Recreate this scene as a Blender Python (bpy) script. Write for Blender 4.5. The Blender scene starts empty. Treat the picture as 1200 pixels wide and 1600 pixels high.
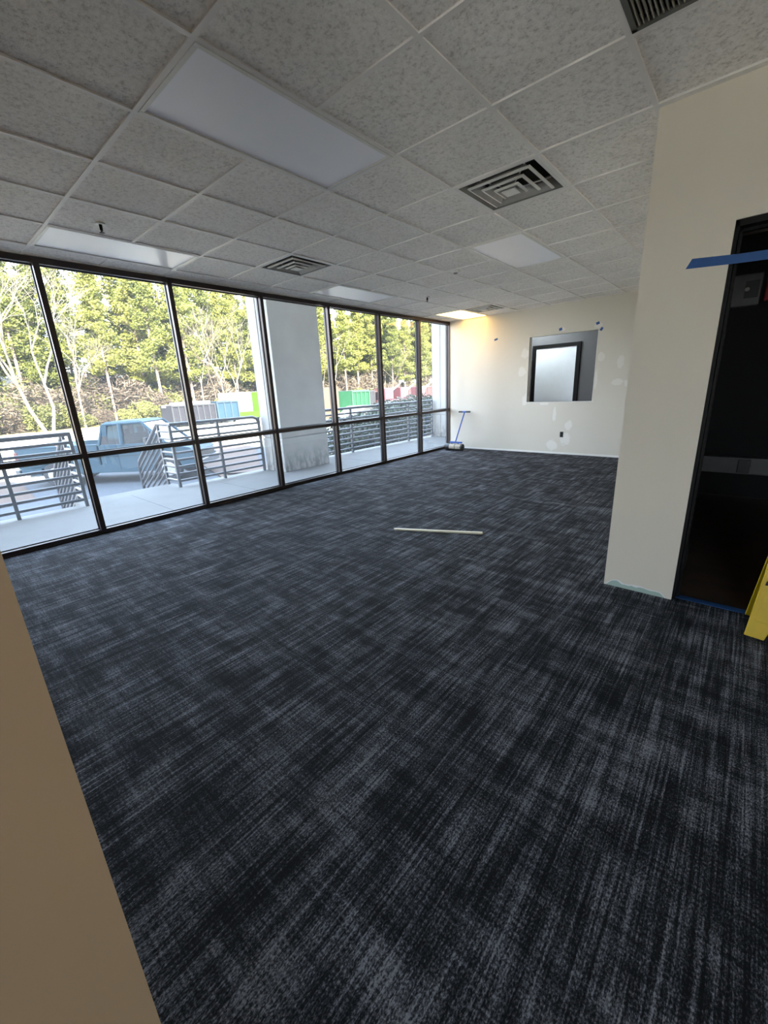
import bpy, math, random
from mathutils import Vector, Matrix

random.seed(7)
S = bpy.context.scene
COL = S.collection

# ------------------------------------------------------------------ camera
T = 0.6096           # ceiling module
H = 2.691            # ceiling height
XW = -2.735          # inner face of the window wall
YB = 7.16            # back wall
YD = 1.852           # face of the doorway wall
R = ((0.756196, 0.652655, -0.047077), (0.153713, -0.247197, -0.956696), (-0.636052, 0.716213, -0.287226))
cam_d = bpy.data.cameras.new('camera')
cam = bpy.data.objects.new('camera', cam_d)
COL.objects.link(cam)
M = Matrix(((R[0][0], -R[1][0], -R[2][0], 2.427), (R[0][1], -R[1][1], -R[2][1], -1.089),
            (R[0][2], -R[1][2], -R[2][2], 1.378), (0, 0, 0, 1)))
cam.matrix_world = M
cam_d.sensor_fit = 'HORIZONTAL'
cam_d.sensor_width = 36
cam_d.lens = 36 * 641.0 / 1200
cam_d.clip_start = 0.02
cam_d.clip_end = 500
S.camera = cam

# ------------------------------------------------------------------ light and exposure
W = bpy.data.worlds.new('sky')
S.world = W
W.use_nodes = True
nt = W.node_tree
nt.nodes.clear()
wo = nt.nodes.new('ShaderNodeOutputWorld')
bg = nt.nodes.new('ShaderNodeBackground')
tc = nt.nodes.new('ShaderNodeTexCoord')
sx = nt.nodes.new('ShaderNodeSeparateXYZ')
cr = nt.nodes.new('ShaderNodeValToRGB')
cr.color_ramp.elements[0].position = 0.0
cr.color_ramp.elements[0].color = (0.89, 0.94, 1.0, 1)
cr.color_ramp.elements[1].position = 0.7
cr.color_ramp.elements[1].color = (0.54, 0.72, 1.0, 1)
nt.links.new(tc.outputs['Generated'], sx.inputs[0])
nt.links.new(sx.outputs['Z'], cr.inputs[0])
nt.links.new(cr.outputs[0], bg.inputs[0])
bg.inputs[1].default_value = 3.35
nt.links.new(bg.outputs[0], wo.inputs[0])

sun_d = bpy.data.lights.new('sun', 'SUN')
sun_d.energy = 21.5
sun_d.angle = math.radians(1.0)
sun_d.color = (1.0, 0.93, 0.78)
sun = bpy.data.objects.new('sun', sun_d)
COL.objects.link(sun)
el, az = math.radians(33), math.radians(-25)       # comes over the building from behind
sd = Vector((math.cos(el) * math.cos(az), math.cos(el) * math.sin(az), math.sin(el)))
sun.rotation_euler = sd.to_track_quat('Z', 'Y').to_euler()
sun.location = (20, -10, 20)

vs = S.view_settings
vs.view_transform = 'Standard'
vs.look = 'None'
vs.gamma = 1
vs.use_curve_mapping = False
vs.exposure = 2.2
try:
    S.cycles.use_denoising = True
    S.cycles.max_bounces = 12
    S.cycles.diffuse_bounces = 8
    S.cycles.transparent_max_bounces = 24
    S.cycles.sample_clamp_indirect = 8
except Exception:
    pass


# ------------------------------------------------------------------ helpers
class NT:
    """small wrapper to write node materials"""
    def __init__(self, name):
        self.m = bpy.data.materials.new(name)
        self.m.use_nodes = True
        self.t = self.m.node_tree
        self.b = self.t.nodes['Principled BSDF']
        self.o = self.t.nodes['Material Output']

    def n(self, kind, **kw):
        nd = self.t.nodes.new('ShaderNode' + kind)
        for k, v in kw.items():
            if k.startswith('i_'):
                nd.inputs[k[2:]].default_value = v
            else:
                setattr(nd, k, v)
        return nd

    def l(self, a, b):
        self.t.links.new(a, b)

    def math(self, op, a, b=None, c=None, clamp=False):
        nd = self.t.nodes.new('ShaderNodeMath')
        nd.operation = op
        nd.use_clamp = clamp
        for i, v in enumerate((a, b, c)):
            if v is None:
                continue
            if isinstance(v, (int, float)):
                nd.inputs[i].default_value = v
            else:
                self.l(v, nd.inputs[i])
        return nd.outputs[0]

    def mapped(self, scale, rot=(0, 0, 0), loc=(0, 0, 0)):
        tcn = self.n('TexCoord')
        mp = self.n('Mapping')
        mp.inputs['Scale'].default_value = scale
        mp.inputs['Rotation'].default_value = rot
        mp.inputs['Location'].default_value = loc
        self.l(tcn.outputs['Object'], mp.inputs[0])
        return mp.outputs[0]

    def noise(self, vec, scale=1.0, detail=2.0, rough=0.5):
        nd = self.n('TexNoise')
        nd.inputs['Scale'].default_value = scale
        nd.inputs['Detail'].default_value = detail
        nd.inputs['Roughness'].default_value = rough
        self.l(vec, nd.inputs['Vector'])
        return nd.outputs['Fac']

    def ramp(self, fac, stops):
        nd = self.n('ValToRGB')
        cr_ = nd.color_ramp
        while len(cr_.elements) < len(stops):
            cr_.elements.new(0.5)
        for e, (p, c) in zip(cr_.elements, stops):
            e.position = p
            e.color = (c[0], c[1], c[2], 1)
        self.l(fac, nd.inputs[0])
        return nd.outputs[0]

    def mix(self, fac, a, b):
        nd = self.n('MixRGB')
        for i, v in enumerate((fac, a, b)):
            if isinstance(v, (int, float)):
                nd.inputs[i].default_value = v
            elif isinstance(v, tuple):
                nd.inputs[i].default_value = (v[0], v[1], v[2], 1)
            else:
                self.l(v, nd.inputs[i])
        return nd.outputs[0]


def mat(name, col, rough=0.6, metal=0.0, var=0.08, scale=8.0, spec=0.5, bump=0.0):
    k = NT(name)
    f = k.noise(k.mapped((1, 1, 1)), scale, 4, 0.6)
    lo = tuple(c * (1 - var) for c in col)
    hi = tuple(min(1, c * (1 + var)) for c in col)
    c = k.ramp(f, ((0.3, lo), (0.7, hi)))
    k.l(c, k.b.inputs['Base Color'])
    k.b.inputs['Roughness'].default_value = rough
    k.b.inputs['Metallic'].default_value = metal
    k.b.inputs['Specular IOR Level'].default_value = spec
    if bump:
        bn = k.n('Bump')
        bn.inputs['Strength'].default_value = bump
        bn.inputs['Distance'].default_value = 0.01
        k.l(f, bn.inputs['Height'])
        k.l(bn.outputs[0], k.b.inputs['Normal'])
    return k.m


class MB:
    def __init__(self):
        self.v = []
        self.f = []
        self.mi = []
        self.cur = 0

    def add(self, vs_, fs):
        o = len(self.v)
        self.v += [tuple(p) for p in vs_]
        for q in fs:
            self.f.append(tuple(o + i for i in q))
            self.mi.append(self.cur)
        return self

    def box(self, a, b):
        x0, y0, z0 = a
        x1, y1, z1 = b
        if x0 > x1: x0, x1 = x1, x0
        if y0 > y1: y0, y1 = y1, y0
        if z0 > z1: z0, z1 = z1, z0
        return self.add([(x0, y0, z0), (x1, y0, z0), (x1, y1, z0), (x0, y1, z0), (x0, y0, z1), (x1, y0, z1), (x1, y1, z1), (x0, y1, z1)],
                        [(0, 3, 2, 1), (4, 5, 6, 7), (0, 1, 5, 4), (1, 2, 6, 5), (2, 3, 7, 6), (3, 0, 4, 7)])

    def cyl(self, p0, p1, r0, r1=None, n=12, caps=True):
        r1 = r0 if r1 is None else r1
        p0, p1 = Vector(p0), Vector(p1)
        d = (p1 - p0).normalized()
        a = d.orthogonal().normalized()
        b = d.cross(a)
        vs_ = []
        for p, r in ((p0, r0), (p1, r1)):
            for i in range(n):
                t = 2 * math.pi * i / n
                vs_.append(p + a * (r * math.cos(t)) + b * (r * math.sin(t)))
        fs = [(i, (i + 1) % n, n + (i + 1) % n, n + i) for i in range(n)]
        if caps:
            fs += [tuple(reversed(range(n))), tuple(range(n, 2 * n))]
        return self.add(vs_, fs)

    def tube(self, pts, r, n=10):
        pts = [Vector(p) for p in pts]
        rs = r if isinstance(r, (list, tuple)) else [r] * len(pts)
        vs_, fs = [], []
        prev = None
        for i, p in enumerate(pts):
            if i == 0: d = pts[1] - pts[0]
            elif i == len(pts) - 1: d = pts[-1] - pts[-2]
            else: d = (pts[i + 1] - p).normalized() + (p - pts[i - 1]).normalized()
            d.normalize()
            a = d.orthogonal().normalized() if prev is None else (prev - d * prev.dot(d)).normalized()
            prev = a
            b = d.cross(a)
            for k in range(n):
                t = 2 * math.pi * k / n
                vs_.append(p + a * (rs[i] * math.cos(t)) + b * (rs[i] * math.sin(t)))
        for i in range(len(pts) - 1):
            for k in range(n):
                fs.append((i * n + k, i * n + (k + 1) % n, (i + 1) * n + (k + 1) % n, (i + 1) * n + k))
        fs += [tuple(reversed(range(n))), tuple((len(pts) - 1) * n + k for k in range(n))]
        return self.add(vs_, fs)

    def prism(self, poly, axis, a, b):
        """extrude a 2-D outline along axis ('x','y','z') from a to b"""
        n = len(poly)
        def P(p, t):
            if axis == 'x': return (t, p[0], p[1])
            if axis == 'y': return (p[0], t, p[1])
            return (p[0], p[1], t)
        vs_ = [P(p, a) for p in poly] + [P(p, b) for p in poly]
        fs = [(i, (i + 1) % n, n + (i + 1) % n, n + i) for i in range(n)] + [tuple(reversed(range(n))), tuple(range(n, 2 * n))]
        return self.add(vs_, fs)

    def ring(self, outer, zo, inner, zi, c=(0, 0)):
        """sloping square ring between two half sizes"""
        vs_ = []
        for h, z in ((outer, zo), (inner, zi)):
            hx, hy = (h, h) if isinstance(h, (int, float)) else h
            vs_ += [(c[0] - hx, c[1] - hy, z), (c[0] + hx, c[1] - hy, z), (c[0] + hx, c[1] + hy, z), (c[0] - hx, c[1] + hy, z)]
        return self.add(vs_, [(i, (i + 1) % 4, 4 + (i + 1) % 4, 4 + i) for i in range(4)])

    def build(self, name, m, parent=None, bevel=0.0, smooth=False, solid=0.0):
        me = bpy.data.meshes.new(name)
        off = Vector((0, 0, 0))
        if parent is not None:
            q = parent
            while q is not None:
                off += q.location
                q = q.parent
        me.from_pydata([tuple(Vector(p) - off) for p in self.v], [], self.f)
        ms = m if isinstance(m, (list, tuple)) else [m]
        for x in ms:
            me.materials.append(x)
        if len(ms) > 1:
            me.polygons.foreach_set('material_index', self.mi)
        me.update()
        import bmesh
        bm = bmesh.new()
        bm.from_mesh(me)
        bmesh.ops.recalc_face_normals(bm, faces=bm.faces)
        bm.to_mesh(me)
        bm.free()
        o = bpy.data.objects.new(name, me)
        COL.objects.link(o)
        if parent is not None:
            o.parent = parent
        if smooth:
            for p in me.polygons:
                p.use_smooth = True
            if hasattr(me, 'set_sharp_from_angle'):
                me.set_sharp_from_angle(angle=math.radians(40))
        if solid:
            sm = o.modifiers.new('solid', 'SOLIDIFY')
            sm.thickness = solid
        if bevel:
            bv = o.modifiers.new('bevel', 'BEVEL')
            bv.width = bevel
            bv.segments = 2
            bv.limit_method = 'ANGLE'
        return o


def tag(o, label=None, cat=None, group=None, kind=None):
    if label: o['label'] = label
    if cat: o['category'] = cat
    if group: o['group'] = group
    if kind: o['kind'] = kind
    return o


def thing(name, loc, label, cat, group=None, kind=None):
    o = bpy.data.objects.new(name, None)
    o.empty_display_size = 0.1
    COL.objects.link(o)
    o.location = loc
    return tag(o, label, cat, group, kind)


def struct(o, label, cat='room'):
    return tag(o, label, cat, None, 'structure')


def copy_tree(o, parent=None):
    c = o.copy()
    COL.objects.link(c)
    c.parent = parent
    for ch in list(o.children):
        copy_tree(ch, c)
    return c


# ------------------------------------------------------------------ materials
def carpet_material():
    k = NT('carpet')
    b1 = k.noise(k.mapped((5.5, 3.4, 1)), 1.0, 5, 0.7)                 # cloudy blocks
    b2 = k.noise(k.mapped((1.8, 11.0, 1), loc=(3, 1, 0)), 1.0, 3, 0.6)
    sy = k.noise(k.mapped((110, 2.4, 1)), 1.0, 3, 0.6)                  # long streaks along the room
    sw = k.noise(k.mapped((26, 1.6, 1), loc=(2, 9, 0)), 1.0, 2, 0.5)    # broader streaks
    sxx = k.noise(k.mapped((4.0, 105, 1), loc=(7, 0, 0)), 1.0, 3, 0.6)  # cross streaks
    fine = k.noise(k.mapped((230, 120, 1)), 1.0, 2, 0.7)
    a = k.math('MULTIPLY', b1, 0.60)
    a = k.math('MULTIPLY_ADD', b2, 0.40, a)
    a = k.math('MULTIPLY_ADD', sy, 0.84, a)
    a = k.math('MULTIPLY_ADD', sw, 0.34, a)
    a = k.math('MULTIPLY_ADD', sxx, 0.34, a)
    a = k.math('MULTIPLY_ADD', fine, 0.95, a)
    f = k.math('DIVIDE', a, 3.47)
    c = k.ramp(f, ((0.455, (0.004, 0.0045, 0.0055)), (0.494, (0.015, 0.0165, 0.020)), (0.528, (0.060, 0.063, 0.072)), (0.575, (0.195, 0.20, 0.222))))
    k.l(c, k.b.inputs['Base Color'])
    k.b.inputs['Roughness'].default_value = 0.9
    k.b.inputs['Specular IOR Level'].default_value = 0.15
    k.b.inputs['Sheen Weight'].default_value = 0.0
    k.b.inputs['Sheen Roughness'].default_value = 0.5
    bn = k.n('Bump')
    bn.inputs['Strength'].default_value = 0.5
    bn.inputs['Distance'].default_value = 0.004
    k.l(f, bn.inputs['Height'])
    k.l(bn.outputs[0], k.b.inputs['Normal'])
    return k.m


def tile_material():
    k = NT('acoustic_tile')
    n1 = k.noise(k.mapped((1, 1, 1)), 48.0, 4, 0.75)
    n2 = k.noise(k.mapped((1, 1, 1)), 2.0, 2, 0.5)
    c = k.ramp(n1, ((0.35, (0.62, 0.59, 0.56)), (0.45, (0.84, 0.81, 0.775)), (0.60, (0.95, 0.92, 0.885))))
    c2 = k.ramp(n2, ((0.3, (0.93, 0.93, 0.93)), (0.7, (1, 1, 1))))
    mx = k.n('MixRGB', blend_type='MULTIPLY')
    mx.inputs[0].default_value = 1
    k.l(c, mx.inputs[1])
    k.l(c2, mx.inputs[2])
    k.l(mx.outputs[0], k.b.inputs['Base Color'])
    k.b.inputs['Roughness'].default_value = 0.9
    k.b.inputs['Specular IOR Level'].default_value = 0.2
    bn = k.n('Bump')
    bn.inputs['Strength'].default_value = 0.5
    bn.inputs['Distance'].default_value = 0.004
    k.l(n1, bn.inputs['Height'])
    k.l(bn.outputs[0], k.b.inputs['Normal'])
    return k.m


def wall_material(name, col, patches=(), stain=None):
    """painted drywall; patches = (x, z, rx, rz) filler spots; stain = z height of raw green board"""
    k = NT(name)
    n = k.noise(k.mapped((1, 1, 1)), 1.5, 3, 0.5)
    c = k.ramp(n, ((0.3, tuple(v * 0.97 for v in col)), (0.7, col)))
    tcn = k.n('TexCoord')
    sp = k.n('SeparateXYZ')
    k.l(tcn.outputs['Object'], sp.inputs[0])
    wob = k.math('MULTIPLY_ADD', k.noise(k.mapped((1, 1, 1)), 14.0, 3, 0.6), 1.4, -0.7)
    tot = None
    for (x, z, rx, rz) in patches:
        dx = k.math('DIVIDE', k.math('SUBTRACT', sp.outputs['X'], x), rx)
        dz = k.math('DIVIDE', k.math('SUBTRACT', sp.outputs['Z'], z), rz)
        d = k.math('SQRT', k.math('ADD', k.math('MULTIPLY', dx, dx), k.math('MULTIPLY', dz, dz)))
        d = k.math('ADD', d, wob)
        m_ = k.math('MULTIPLY', k.math('SUBTRACT', 1.15, d), 3.5, clamp=True)
        tot = m_ if tot is None else k.math('MAXIMUM', tot, m_)
    if tot is not None:
        c = k.mix(k.math('MULTIPLY', tot, 0.42), c, (0.93, 0.91, 0.88))
    if stain:
        x0, x1, hgt = stain
        e = k.noise(k.mapped((1, 1, 1)), 9.0, 3, 0.6)
        t = k.math('DIVIDE', k.math('SUBTRACT', sp.outputs['X'], x0), x1 - x0)
        arch = k.math('MULTIPLY', k.math('MULTIPLY', t, k.math('SUBTRACT', 1.0, t)), 4.0)
        top = k.math('MULTIPLY', k.math('MINIMUM', k.math('MULTIPLY', arch, 0.09), hgt), k.math('MULTIPLY_ADD', e, 1.6, 0.2))
        msk = k.math('MULTIPLY', k.math('SUBTRACT', top, sp.outputs['Z']), 400.0, clamp=True)
        edge = k.math('MULTIPLY', k.math('SUBTRACT', k.math('ADD', top, 0.008), sp.outputs['Z']), 300.0, clamp=True)
        c = k.mix(edge, c, (0.78, 0.80, 0.80))
        c = k.mix(msk, c, (0.38, 0.50, 0.45))
    k.l(c, k.b.inputs['Base Color'])
    k.b.inputs['Roughness'].default_value = 0.75
    k.b.inputs['Specular IOR Level'].default_value = 0.25
    return k.m


def glass_material(name, tint=(0.93, 0.96, 0.97), refl=1.0, veil=0.0):
    k = NT(name)
    tr = k.n('BsdfTransparent')
    tr.inputs[0].default_value = (tint[0], tint[1], tint[2], 1)
    gl = k.n('BsdfGlossy')
    gl.inputs['Roughness'].default_value = 0.01
    gl.inputs['Color'].default_value = (1, 1, 1, 1)
    fr = k.n('Fresnel')
    fr.inputs[0].default_value = 1.5
    f = k.math('MULTIPLY', fr.outputs[0], refl)
    mx = k.n('MixShader')
    k.l(f, mx.inputs[0])
    k.l(tr.outputs[0], mx.inputs[1])
    k.l(gl.outputs[0], mx.inputs[2])
    if veil:  # pale haze over the outside view, put into the glass as scatter
        du = k.n('BsdfTranslucent')
        du.inputs[0].default_value = (0.9, 0.95, 1.0, 1)
        m2 = k.n('MixShader')
        m2.inputs[0].default_value = veil
        k.l(mx.outputs[0], m2.inputs[1])
        k.l(du.outputs[0], m2.inputs[2])
        k.l(m2.outputs[0], k.o.inputs[0])
    else:
        k.l(mx.outputs[0], k.o.inputs[0])
    return k.m


def emit_material(name, col, strength):
    k = NT(name)
    k.b.inputs['Base Color'].default_value = (0.8, 0.8, 0.8, 1)
    k.b.inputs['Emission Color'].default_value = (col[0], col[1], col[2], 1)
    k.b.inputs['Emission Strength'].default_value = strength
    k.b.inputs['Roughness'].default_value = 0.5
    return k.m


PATCHES = ((-1.04, 1.90, .07, .09), (-1.09, 1.58, .08, .09), (-1.0, 1.03, .05, .10), (-0.61, .955, .09, .025),
           (-0.40, 0.76, .03, .14), (-0.13, 0.55, .07, .08), (-0.41, 0.17, .10, .10), (-0.17, 0.30, .09, .11),
           (0.33, 1.74, .06, .08), (0.64, 1.63, .05, .10), (0.62, 1.30, .09, .05), (0.27, 1.35, .03, .14),
           (0.78, 1.28, .05, .06), (-0.35, 2.26, .04, .03), (0.24, 2.25, .06, .05))
BEIGE = (0.72, 0.67, 0.575)
M_carpet = carpet_material()
M_tile = tile_material()
M_grid = mat('grid_paint', (0.82, 0.79, 0.76), 0.5, var=0.03)
M_wall_back = wall_material('wall_paint_patched', (0.70, 0.66, 0.575), PATCHES)
M_wall = wall_material('wall_paint', BEIGE)
M_wall_door = wall_material('wall_paint_stained', BEIGE, (), (1.85, 2.20, 0.034))
M_wall_near = wall_material('wall_paint_shaded', (0.36, 0.255, 0.16))  # the beige wall paint with its shade and warm bounce put into the colour
M_white = mat('white_paint', (0.80, 0.79, 0.76), 0.5, var=0.03)
M_bronze = mat('dark_bronze_aluminium', (0.055, 0.043, 0.040), 0.32, 0.6, var=0.1, scale=3)
M_glass = glass_material('window_glass', veil=0.028)
M_gasket = mat('black_gasket', (0.01, 0.01, 0.01), 0.6)
M_diffuser = mat('white_diffuser', (0.93, 0.93, 1.0), 0.34, var=0.02, scale=2, spec=0.6)
M_lit = emit_material('lit_diffuser', (1.0, 0.60, 0.15), 1.9)
M_ventwhite = mat('vent_white', (0.74, 0.73, 0.70), 0.4, var=0.04)
M_ventinner = mat('vent_throat_shaded', (0.20, 0.20, 0.185), 0.5, var=0.2)  # recess shade of the white diffuser put into the colour
M_ventinner2 = mat('louvre_blade_shaded', (0.42, 0.415, 0.40), 0.45, var=0.1)  # shade on the ring slopes put into the colour
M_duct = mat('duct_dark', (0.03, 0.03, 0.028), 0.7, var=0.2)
M_chrome = mat('chrome', (0.6, 0.6, 0.6), 0.2, 1.0)
M_grille = mat('return_grille', (0.10, 0.10, 0.085), 0.5, var=0.1)
M_black = mat('black_paint', (0.006, 0.006, 0.006), 0.5, spec=0.2)
M_blackplastic = mat('black_plastic', (0.02, 0.02, 0.02), 0.45)
M_tape = mat('blue_tape', (0.018, 0.085, 0.27), 0.6, var=0.1, scale=20)
M_greywall = mat('grey_wall', (0.15, 0.148, 0.152), 0.7, var=0.06, scale=2)
M_doorwhite = mat('white_door', (0.86, 0.90, 0.95), 0.45, var=0.02)
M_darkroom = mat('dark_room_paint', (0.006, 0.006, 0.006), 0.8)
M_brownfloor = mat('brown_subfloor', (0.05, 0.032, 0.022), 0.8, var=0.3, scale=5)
M_stick = mat('primed_wood', (0.72, 0.68, 0.52), 0.5, var=0.06)
M_blue = mat('blue_enamel', (0.02, 0.10, 0.45), 0.35, var=0.08)
M_paper = mat('cream_label', (0.38, 0.34, 0.27), 0.7, var=0.15, scale=40)
M_yellow = mat('yellow_plastic', (0.55, 0.38, 0.008), 0.5, var=0.05)
M_red = mat('red_lens', (0.25, 0.01, 0.01), 0.3)
M_boxgrey = mat('grey_box', (0.11, 0.11, 0.105), 0.5)

# ------------------------------------------------------------------ room shell
X1, Y0 = 4.6, -3.6
b = MB().box((XW - 0.12, Y0, -0.12), (X1, YD + 0.06, 0.0)).box((XW - 0.12, YD + 0.06, -0.12), (1.98, YB + 0.2, 0.0))
floor = struct(b.build('floor', M_carpet), 'dark navy carpet with pale crosshatched streaks', 'floor')

open_cells = set()
for (i0, j0, nj) in ((0, 0, 2), (-4, 0, 2), (0, 5, 2), (-4, 5, 2), (-4, 10, 2)):
    for j in range(j0, j0 + nj):
        open_cells.add((i0, j))
for c in ((1, 3), (-3, 3), (-3, 10), (3, 1)):
    open_cells.add(c)
b = MB()
g = MB()
rt = random.Random(3)
G = 0.012
for i in range(-5, 8):
    for j in range(-6, 12):
        if (i, j) in open_cells:
            continue
        x0, x1, y0, y1 = i * T, (i + 1) * T, j * T, (j + 1) * T
        x0, x1, y0, y1 = max(x0, XW), min(x1, X1), max(y0, Y0), min(y1, YB)
        if x0 > 1.9 and y0 >= 3 * T - 0.01:
            continue
        z = H + 0.006 + rt.random() * 0.003
        t1, t2 = rt.uniform(-.0015, .0015), rt.uniform(-.0015, .0015)
        b.add([(x0, y0, z + t1), (x1, y0, z + t2), (x1, y1, z - t1), (x0, y1, z - t2)], [(0, 3, 2, 1)])
b.box((XW - .1, Y0, H + 0.30), (X1, YB + 0.1, H + 0.34))      # deck above the plenum
ceil = struct(b.build('ceiling', M_tile), 'white fissured acoustic tile ceiling', 'ceiling')
for i in range(-4, 8):
    x = i * T
    if x > 1.9:
        g.box((x - G, Y0, H - .001), (x + G, YD, H + .012))
    else:
        g.box((x - G, Y0, H - .001), (x + G, YB, H + .012))
for j in range(-5, 12):
    y = j * T
    xm = X1 if j <= 3 else 1.83
    xs = [XW, xm]
    # crossing tees stop at the 2 x 4 fixtures
    segs = [(XW, xm)]
    for (i0, j0) in ((0, 0), (-4, 0), (0, 5), (-4, 5), (-4, 10)):
        if j == j0 + 1:
            ns = []
            for (a_, c_) in segs:
                u, w = i0 * T, (i0 + 1) * T
                if a_ < u and c_ > w:
                    ns += [(a_, u), (w, c_)]
                else:
                    ns.append((a_, c_))
            segs = ns
    for (a_, c_) in segs:
        g.box((a_, y - G, H - .0015), (c_, y + G, H + .012))
# wall angle round the edge
g.box((XW, Y0, H - .002), (XW + .022, YB, H + .012))
g.box((XW, YB - .022, H - .002), (1.84, YB, H + .012))
g.box((1.84, YD - .022, H - .002), (X1, YD, H + .012))
g.build('ceiling_grid', M_grid, ceil)

# back wall with the pass-through opening
ox0, ox1, oz0, oz1 = -0.962, 0.243, 0.990, 2.186
b = MB()
b.box((XW - .1, YB, 0), (ox0, YB + .12, H + .3)).box((ox1, YB, 0), (1.98, YB + .12, H + .3))
b.box((ox0, YB, 0), (ox1, YB + .12, oz0)).box((ox0, YB, oz1), (ox1, YB + .12, H + .3))
wb = struct(b.build('wall_back', M_wall_back), 'beige back wall with filler patches and a square opening', 'wall')
b = MB().box((XW, YB - .004, 0.0), (1.84, YB, 0.035))
struct(b.build('baseboard_back', M_white), 'thin pale strip along the foot of the back wall', 'baseboard')
b = MB()
b.box((ox0 - .004, YB - .004, oz0 - .014), (ox1 + .03, YB + .12, oz0))
b.box((ox1, YB - .004, oz0), (ox1 + .010, YB + .0, oz1)).box((ox0 - .008, YB - .004, oz0), (ox0, YB, oz1))
struct(b.build('trim_1', M_white), 'raw white edge around the wall opening', 'trim')

# hall seen through the opening
b = MB()
yh = 7.98
b.box((-2.4, yh, 0), (-1.20, yh + .1, 2.7)).box((-0.28, yh, 0), (2.0, yh + .1, 2.7)).box((-1.20, yh, 2.07), (-.28, yh + .1, 2.7))
b.box((-2.5, YB + .12, 0), (-2.4, yh + .1, 2.7)).box((1.9, YB + .12, 0), (2.0, yh + .1, 2.7))
hall = struct(b.build('wall_hall', M_greywall), 'grey hall wall seen through the opening', 'wall')
b = MB().box((-2.4, YB + .12, -.05), (1.9, yh + .1, 0))
struct(b.build('floor_hall', M_carpet), 'hall floor behind the opening', 'floor')
b = MB().box((-2.5, YB + .12, 2.7), (2.0, yh + .1, 2.75))
struct(b.build('ceiling_hall', M_white), 'hall ceiling behind the opening', 'ceiling')
door = thing('door_1', (-0.74, yh, 0), 'white door in a black frame seen through the wall opening', 'door', None, 'structure')
b = MB()
b.box((-1.215, yh - .03, 0), (-1.135, yh + .1, 2.085)).box((-0.335, yh - .03, 0), (-0.255, yh + .1, 2.085)).box((-1.135, yh - .03, 2.015), (-0.335, yh + .1, 2.085))
b.build('door_frame', M_black, door, bevel=.004)
MB().box((-1.135, yh - .012, .01), (-0.335, yh + .03, 2.015)).build('door_leaf', M_doorwhite, door, bevel=.002)
hl = thing('hall_fill_lamp', (-1.05, yh - .62, 2.7), 'unseen lamp added to brighten the hall behind the back wall', 'lamp')  # unseen lamp, added to brighten the hall door
MB().cyl((-1.05, yh - .62, 2.64), (-1.05, yh - .62, 2.70), .15, .16, 24).build('lamp_shade', emit_material('hall_glow', (0.80, .92, 1.0), 17.0), hl)

# right wall and the doorway wall
b = MB().box((1.84, YD + .12, 0), (1.96, YB, H + .3))
struct(b.build('wall_right', M_wall), 'right side wall of the long room', 'wall')
dx0, dx1, dz = 2.232, 3.25, 2.095
b = MB()
b.box((1.84, YD, 0), (dx0, YD + .12, H + .3)).box((dx1, YD, 0), (X1, YD + .12, H + .3)).box((dx0, YD, dz), (dx1, YD + .12, H + .3))
struct(b.build('wall_doorway', M_wall_door), 'beige wall end beside the dark doorway, raw green patch at its foot', 'wall')
dr = thing('door_2', (2.74, YD + .06, 0), 'open dark doorway with black frame', 'door', None, 'structure')
b = MB()
b.box((dx0 - .001, YD + .012, 0), (dx0 + .018, YD + .14, dz)).box((dx1 - .018, YD + .012, 0), (dx1 + .001, YD + .14, dz)).box((dx0, YD + .012, dz - .03), (dx1, YD + .14, dz + .001))
b.box((dx0 + .018, YD + .07, 0), (dx0 + .032, YD + .10, dz - .03)).box((dx1 - .032, YD + .07, 0), (dx1 - .018, YD + .10, dz - .03)).box((dx0, YD + .07, dz - .045), (dx1, YD + .10, dz - .03))
b.build('door_frame', M_black, dr, bevel=.002)

# dark room behind the doorway
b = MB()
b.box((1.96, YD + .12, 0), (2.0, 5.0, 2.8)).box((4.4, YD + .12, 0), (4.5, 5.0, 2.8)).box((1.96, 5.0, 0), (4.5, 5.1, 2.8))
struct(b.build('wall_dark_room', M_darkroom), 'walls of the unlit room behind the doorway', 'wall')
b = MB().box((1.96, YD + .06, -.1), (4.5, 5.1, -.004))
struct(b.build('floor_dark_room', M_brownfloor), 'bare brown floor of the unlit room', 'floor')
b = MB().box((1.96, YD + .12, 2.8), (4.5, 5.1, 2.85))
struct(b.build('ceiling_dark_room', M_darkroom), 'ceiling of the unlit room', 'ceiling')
o = thing('emergency_light', (2.2, 4.98, 2.1), 'grey emergency light box with red exit lens in the dark room', 'light')
MB().box((2.02, 4.90, 2.02), (2.33, 4.998, 2.32)).build('case', M_boxgrey, o, bevel=.01)
MB().box((2.20, 4.885, 2.09), (2.31, 4.90, 2.25)).build('cover', M_blackplastic, o)
MB().box((2.36, 4.93, 2.05), (2.52, 4.998, 2.28)).build('exit_lens', M_red, o, bevel=.01)
MB().cyl((2.22, 4.885, 2.17), (2.22, 4.86, 2.17), .02).build('lamp_head', M_chrome, o)
o = thing('wall_shelf', (2.5, 4.9, .3), 'pale grey low board with a box across the dark room wall', 'shelf')
MB().box((2.08, 4.84, .29), (4.2, 5.0, .47)).build('board', M_boxgrey, o, bevel=.005)
MB().box((2.42, 4.80, .31), (2.52, 4.84, .45)).build('socket_box', M_blackplastic, o, bevel=.004)
o = tag(MB().box((2.10, 2.30, 0), (2.24, 2.62, .16)).add([(2.10, 2.30, .16), (2.24, 2.30, .16), (2.21, 2.62, .21), (2.12, 2.62, .21)], [(0, 1, 2, 3)]).build('debris_box', M_blackplastic, bevel=.01),
        'small black box on the brown floor just inside the doorway', 'box')
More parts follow.
